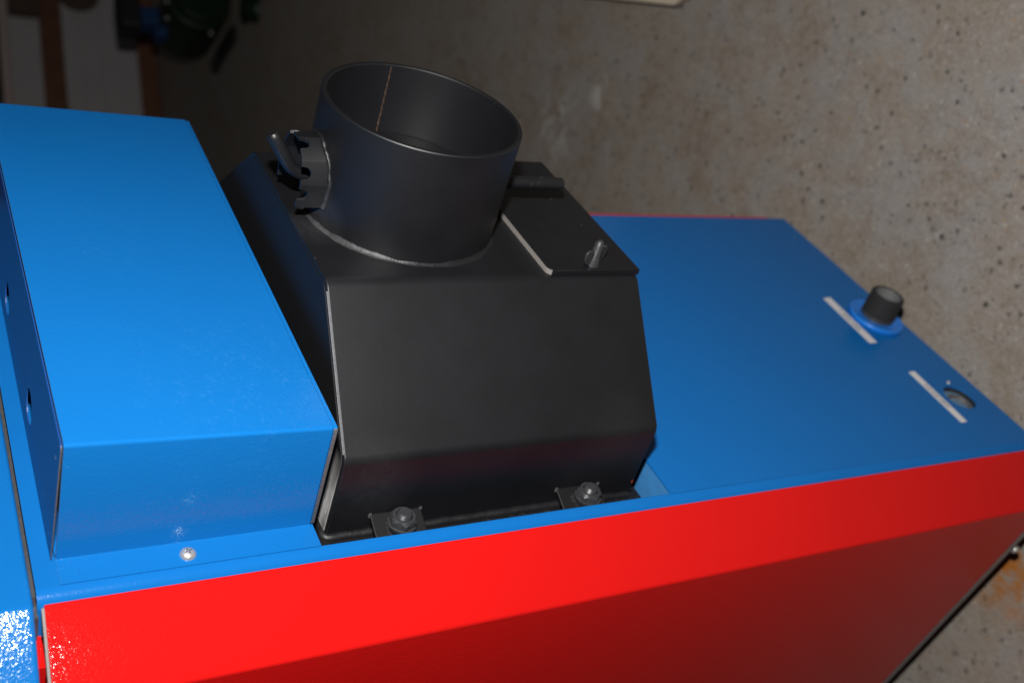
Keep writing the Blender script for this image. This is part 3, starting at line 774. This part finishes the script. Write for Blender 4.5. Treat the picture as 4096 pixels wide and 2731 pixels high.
# ------------------------------------------------------------------ board on the floor (top edge of the picture)
wb = thing('wooden_board', 'pale wooden board lying on the concrete floor behind the boiler', 'board', P(XF, 2.50, -0.74))
c = Vector((2.4137, -0.7450)); e1 = Vector((2.6511, -0.8251)) - c; e1.normalize(); e2 = Vector((-e1.y, e1.x))
if e2.y < 0: e2 = -e2
e2 = Vector((-0.61, 0.79)).normalized()
mb = MB(); Lb, Wb, hb = 0.75, 0.55, 0.020
q = [c, c + e1 * Lb, c + e1 * Lb + e2 * Wb, c + e2 * Wb]
mb.hexa([(XF - 0.030, p.x, p.y) for p in q] + [(XF - 0.030 - hb, p.x, p.y) for p in q]); mb.build('board', WOOD, wb, bevel=0.001)
for u in (0.12, 0.60):
    mb = MB(); q = [c + e1 * u + e2 * 0.012, c + e1 * (u + .06) + e2 * 0.012, c + e1 * (u + .06) + e2 * (Wb - .012), c + e1 * u + e2 * (Wb - .012)]
    mb.hexa([(XF - 0.0005, p.x, p.y) for p in q] + [(XF - 0.030, p.x, p.y) for p in q]); mb.build('batten', TIMBER, wb)

# ------------------------------------------------------------------ stack of pale panels in the dark behind
WA = Vector((7.9945, -3.9076)); WD = Vector((8.5637, -3.4241)) - WA; WD.normalize(); WN = Vector((-WD.y, WD.x))
if WN.dot(-WA) > 0: WN = -WN        # away from the camera
def W(al, h, dp):                   # metres along the face, above the floor, behind the face
    p = WA + WD * (al / S) + WN * (dp / S)
    return (XF - h / S, p.x, p.y)
def wbox(mb, a0, a1, h0, h1, d0, d1, mi=0):
    mb.hexa([W(a0, h0, d0), W(a1, h0, d0), W(a1, h0, d1), W(a0, h0, d1), W(a0, h1, d0), W(a1, h1, d0), W(a1, h1, d1), W(a0, h1, d1)], mi)
st = thing('panel_stack', 'stack of pale grey panels parted by dark brown timber battens in the dark background', 'stack', P(*W(0.3, 0, 0.4)))
A0, A1 = -0.75, 1.15
for h0, h1, m, nm, off in ((0.0005, 0.083, TIMBER, 'batten', 0.0), (0.084, 0.403, PALE, 'panel', 0.006), (0.404, 0.494, TIMBER, 'batten', 0.0), (0.495, 0.622, PALE, 'panel', 0.004), (0.623, 0.662, PINKISH, 'panel', 0.0)):
    if h1 - h0 > 0.2:
        k = 4
        for i in range(k):
            mb = MB(); wbox(mb, A0 + i * .002, A1, h0 + (h1 - h0) * i / k, h0 + (h1 - h0) * (i + 1) / k - 0.0012, off + random.uniform(0, .004), 0.8); mb.build(nm, m, st)
    else:
        mb = MB(); wbox(mb, A0, A1, h0, h1, off, 0.8); mb.build(nm, m, st, bevel=0.003)
cr_ = thing('crate', 'black crate standing on top of the panel stack', 'crate', P(*W(0.3, 0.6625, 0.2)))
mb = MB(); wbox(mb, 0.07, 0.85, 0.6632, 0.90, 0.0, 0.4); mb.build('body', BLACKTHING, cr_, bevel=0.004)
mb = MB(); wbox(mb, 0.06, 0.86, 0.9005, 0.93, -0.01, 0.41); mb.build('rim', BLACKTHING, cr_, bevel=0.004)
mb = MB(); wbox(mb, 0.405, 0.60, 0.50, 0.62, -0.09, -0.002); tg = mb.build('tool_box', DKBROWN, None, bevel=0.006)
tag(tg, 'small dark brown box fixed to the face of the panel stack', 'box')
# round reel with a blue core hung on the stack
rl = thing('reel', 'round dark brown reel with a blue core hung on the panel stack', 'reel', P(*W(0.555, 0.325, -0.03)))
def disc(mb, al, h, r, d0, d1, mi=0, seg=40):
    v = [W(al + r * math.cos(2 * math.pi * k / seg), h + r * math.sin(2 * math.pi * k / seg), dd) for dd in (d0, d1) for k in range(seg)]
    mb.add(v, [tuple(range(seg)), tuple(range(seg, 2 * seg))[::-1]] + [(k, (k + 1) % seg, seg + (k + 1) % seg, seg + k) for k in range(seg)], mi)
mb = MB(); disc(mb, 0.560, 0.325, 0.095, -0.03, -0.0005); mb.build('flange', DKBROWN, rl, bevel=0.002, smooth=40)
mb = MB(); disc(mb, 0.575, 0.355, 0.058, -0.075, -0.0305); mb.build('core', NAVY, rl, bevel=0.004, smooth=40)
# green motor on the floor before the stack
gd, ga, gh = -1.16, -0.066, 0.1160
gm = thing('electric_motor', 'dark green round motor with bright bolts standing on the floor before the panel stack', 'motor', P(*W(ga, 0, gd + .1)))
mb = MB(); disc(mb, ga + 0.012, gh, 0.1150, gd, gd + 0.26, seg=48); mb.build('housing', GREEN, gm, bevel=0.010, smooth=40)
mb = MB(); disc(mb, ga, gh, 0.085, gd - 0.03, gd - 0.0005); mb.build('end_shield', GREEN, gm, bevel=0.006, smooth=40)
for al, h in ((-0.150, 0.242), (-0.085, 0.238), (-0.06, 0.035), (-0.19, 0.09)):
    mb = MB(); disc(mb, al, h, 0.0075, gd - 0.016, gd - 0.0005, seg=12)
    mb.build('bolt', ZINC, gm, bevel=0.003, smooth=40)
mb = MB(); wbox(mb, -0.160, -0.095, 0.258, 0.325, gd + 0.02, gd + 0.10); mb.build('terminal_box', NAVY, gm, bevel=0.008)
mb = MB(); wbox(mb, -0.185, -0.03, 0.3255, 0.395, gd + 0.0, gd + 0.12); mb.build('carry_handle', BLACKTHING, gm, bevel=0.012)
mb = MB(); wbox(mb, -0.215, -0.175, 0.240, 0.285, gd + 0.0, gd + 0.06); mb.build('cable_gland', NAVY, gm, bevel=0.006)
for al, m in ((-0.215, BLACKTHING), (-0.05, BLACKTHING)):
    mb = MB(); wbox(mb, al, al + 0.055, 0.0005, 0.020, gd - 0.03, gd + 0.27); mb.build('foot', m, gm, bevel=0.002)
pu = thing('pulley', 'dark green pulley wheel lying on the floor beside the green motor', 'pulley', P(*W(-0.2, 0, -1.40)))
mb = MB(); c0 = W(-0.215, 0, -1.42)
mb.lathe([(0.02, XF - 0.0005), (0.085, XF - 0.0005), (0.085, XF - 0.015), (0.070, XF - 0.035), (0.085, XF - 0.055), (0.085, XF - 0.075), (0.02, XF - 0.075)], (0, c0[1], c0[2]), 40, axis='x', closed=True); mb.build('rim', GREEN, pu, smooth=40)
